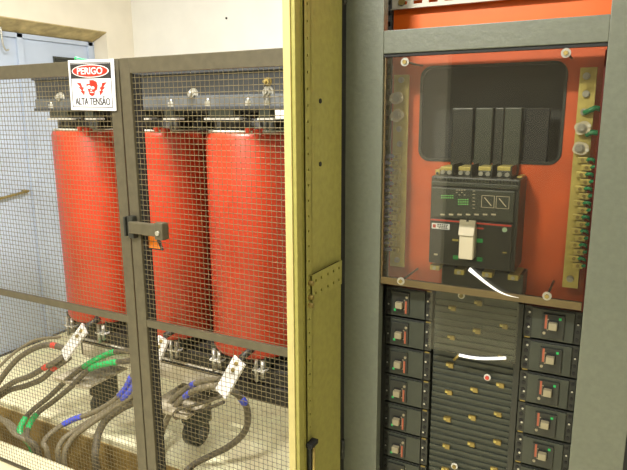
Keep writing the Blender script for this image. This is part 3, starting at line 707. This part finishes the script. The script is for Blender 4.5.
# ---------------------------------------------------------------- SMALL BREAKERS
MB().box(-.600, -.057, 1.60, 1.604, .1, 1.113).build('inner_panel', dark_m, C)
def small_breaker(s=0):
    t = thing('small_circuit_breaker', (0, 0, 0), 'x', 'circuit breaker', 'small breakers')
    W, Hh = .068, .0425      # half width, half height; front face at y = 0, body behind
    MB().box(-W, W, .004, .078, -Hh, Hh, .002).build('body', blk_m, t)
    MB().box(-W+.016, W-.020, -.002, .004, -Hh+.003, Hh-.003, .0015).build('front_cover', blk2_m, t)
    f = MB().box(-W+.020+s, .004+s, -.008, -.002, -Hh+.012, Hh-.010, .0015).build('toggle_frame', blk_m, t)
    MB().box(-.034+s, -.008+s, -.010, -.007, -.016, .010, .001).build('toggle_slot', dark_m, f)
    MB().box(-.032+s, -.012+s, -.024, -.008, -.012, .006, .002).build('toggle', toggle_m, f)
    MB().box(-.007+s, -.002+s, -.0095, -.007, -.028, .008, 0).build('red_flag', lpink_m, f)
    MB().box(-.011+s, -.0075+s, -.0095, -.007, -.018, .012).build('white_flag', toggle_m, f)
    MB().cyl((-.002+s, -.008, .020), (-.002+s, -.011, .020), .0038, 12).build('test_button', toggle_m, f)
    MB().box(-.040+s, -.034+s, -.0092, -.007, -.024, -.018).build('green_mark', green_m, f)
    for k in range(4):
        MB().cyl((-W+.008, .0045, -.03+k*.02), (-W+.008, .002, -.03+k*.02), .0042, 10).build('terminal_hole', dark_m, t)
        MB().cyl((W-.010, .0045, -.03+k*.02), (W-.010, .002, -.03+k*.02), .0055, 10).build('terminal_hole', dark_m, t)
        if k in (0, 2): MB().cyl((W-.013, .003, -.026+k*.02), (W-.013, .001, -.026+k*.02), .0028, 8).build('terminal_screw', zinc_m, t)
    MB().cyl((-W+.008, .003, -.01), (-W+.008, .001, -.01), .0026, 8).build('terminal_screw', zinc_m, t)
    MB().box(W-.021, W-.0195, -.0015, .005, -Hh, Hh).build('seam', dark_m, t)
    MB().box(W-.017, W-.004, .003, .006, Hh-.002, Hh+.0015).build('brass_clip', brassd_m, t)
    return t
protos = {'left': small_breaker(), 'right': small_breaker(.018)}
ordn = ['topmost', 'second from top', 'third from top', 'fourth from top', 'fifth from top', 'sixth from top', 'seventh from top']
for side, xc_, nrow in (('left', -.506, 7), ('right', -.128, 6)):
    for i in range(nrow):
        o = protos[side] if i == 0 else copy_tree(protos[side])
        o.location = (xc_, 1.52, 1.071-.0898*i)
        o.rotation_euler = (0, 0 if side == 'left' else math.pi, 0)
        o['label'] = 'small black breaker with beige toggle, %s in the %s column' % (ordn[i], side)
        o['group'] = 'small breakers in the %s column' % side
# dark wire trunk left of the column
b = MB()
for k in range(5):
    b.tube(spline([(-.583-.004*k, 1.545+.008*(k % 3), 1.10), (-.586-.003*k, 1.55, .95), (-.582-.004*k, 1.545, .8), (-.586-.003*k, 1.55, .65), (-.584-.004*k, 1.55, .4)], 6), .004, 6)
    o = b.build('control_wire', blk_m); b = MB()
    tag(o, 'thin black wire running down beside the left breaker column', 'wire', 'black wires beside the left column')
b.bm.free()
# centre ribbed insulating panel
K = thing('busbar_cover_panel', (-.315, 1.53, .1), 'black ribbed busbar cover panel with brass terminal links between the breaker columns', 'cover panel')
b = MB(); b.box(-.434, -.200, 1.539, 1.59, .12, 1.113)
z = .14
while z < 1.10:
    b.box(-.434, -.200, 1.534, 1.55, z, z+.0095, .0015); z += .0185
b.build('ribbed_sheet', blk2_m, K)
MB().box(-.2145, -.198, 1.526, 1.55, .12, 1.113, .002).build('side_strip', blk_m, K)
grid = [[(475.5, 298), None, None], [(452, 308), (478, 303), (505, 297)], [(451, 337), (476.5, 331), (503.5, 326)], [(449.6, 365), None, (501.5, 357)],
        [(448.4, 392), (474, 389.5), (500, 385)], [(447, 419), (472, 417.5), (497.6, 414)], [(446, 446), (471, 444), (497, 442)], [(445, 469), None, (494, 469)]]
pts = [p for row in grid[1:] for p in row if p]
for px, py in pts:
    x, z = F(px, py, 1.532)
    lk = MB().box(x-.010, x+.010, 1.529, 1.548, z-.003, z+.005, .001).box(x-.003, x+.011, 1.528, 1.548, z-.007, z+.002, .001).build('terminal_link', brassd_m, K)
    MB().cyl((x-.005, 1.529, z+.001), (x-.005, 1.5265, z+.001), .0035, 8).build('link_screw', brass_m, lk)
for px, py in ((461, 296), (487, 378), (454, 467)):
    x, z = F(px, py, 1.515)
    w_ = MB().cyl((x, 1.522, z), (x, 1.518, z), .0092, 20).build('washer', white_m, K)
    MB().cyl((x, 1.518, z), (x, 1.514, z), .0055, 12).build('bolt_head', lred_m if px == 487 else brassd_m, w_)
    MB().cyl((x, 1.522, z), (x, 1.55, z), .0035, 8).build('spacer', blk_m, w_)

# ---------------------------------------------------------------- LIGHT
def area(name, loc, target, sx, sy_, power, col=(1, 1, 1)):
    l = bpy.data.lights.new(name, 'AREA'); l.shape = 'RECTANGLE'; l.size = sx; l.size_y = sy_; l.energy = power; l.color = col
    o = bpy.data.objects.new(name, l); COL.objects.link(o); o.location = loc
    o.rotation_euler = (Vector(target)-Vector(loc)).to_track_quat('-Z', 'Y').to_euler(); return o
area('ceiling_tube', (-1.35, 1.6, 2.88), (-1.7, 1.9, 0), .5, .1, 98, (1, .965, .9))
area('near_ceiling_tube', (-.95, -.45, 2.9), (-1.6, 1.8, 0), .5, .08, 92, (1, .965, .9))
area('door_fill_light', (.8, -1.1, 2.9), (-.5, 1.3, .8), .8, .15, 16, (1, .96, .88))  # unseen fill lamp added to brighten the open door
area('high_rear_window', (-2.0, FY+.03, 2.55), (-1.6, 1.5, 1.9), 1.1, .5, 14, (.88, .94, 1))
area('cabinet_light', (-.35, 1.50, 2.09), (-.33, 1.56, 1.0), .4, .02, .8, (1, .9, .75))  # weak warm area light at the cabinet top, aimed down inside
wd = bpy.data.worlds.new('world'); SC.world = wd; wd.use_nodes = True
wd.node_tree.nodes['Background'].inputs[0].default_value = (.6, .6, .6, 1); wd.node_tree.nodes['Background'].inputs[1].default_value = .1

# ---------------------------------------------------------------- CAMERA
cam = bpy.data.cameras.new('camera'); co = bpy.data.objects.new('camera', cam); COL.objects.link(co); SC.camera = co
cam.sensor_fit = 'HORIZONTAL'; cam.sensor_width = 36; cam.lens = 36*FO/627; cam.clip_start = .02
M3 = Matrix((Rv, Uv, -Fv)).transposed()
co.matrix_world = Matrix.Translation((0, 0, H)) @ M3.to_4x4()
SC.view_settings.view_transform = 'Standard'; SC.view_settings.exposure = 0
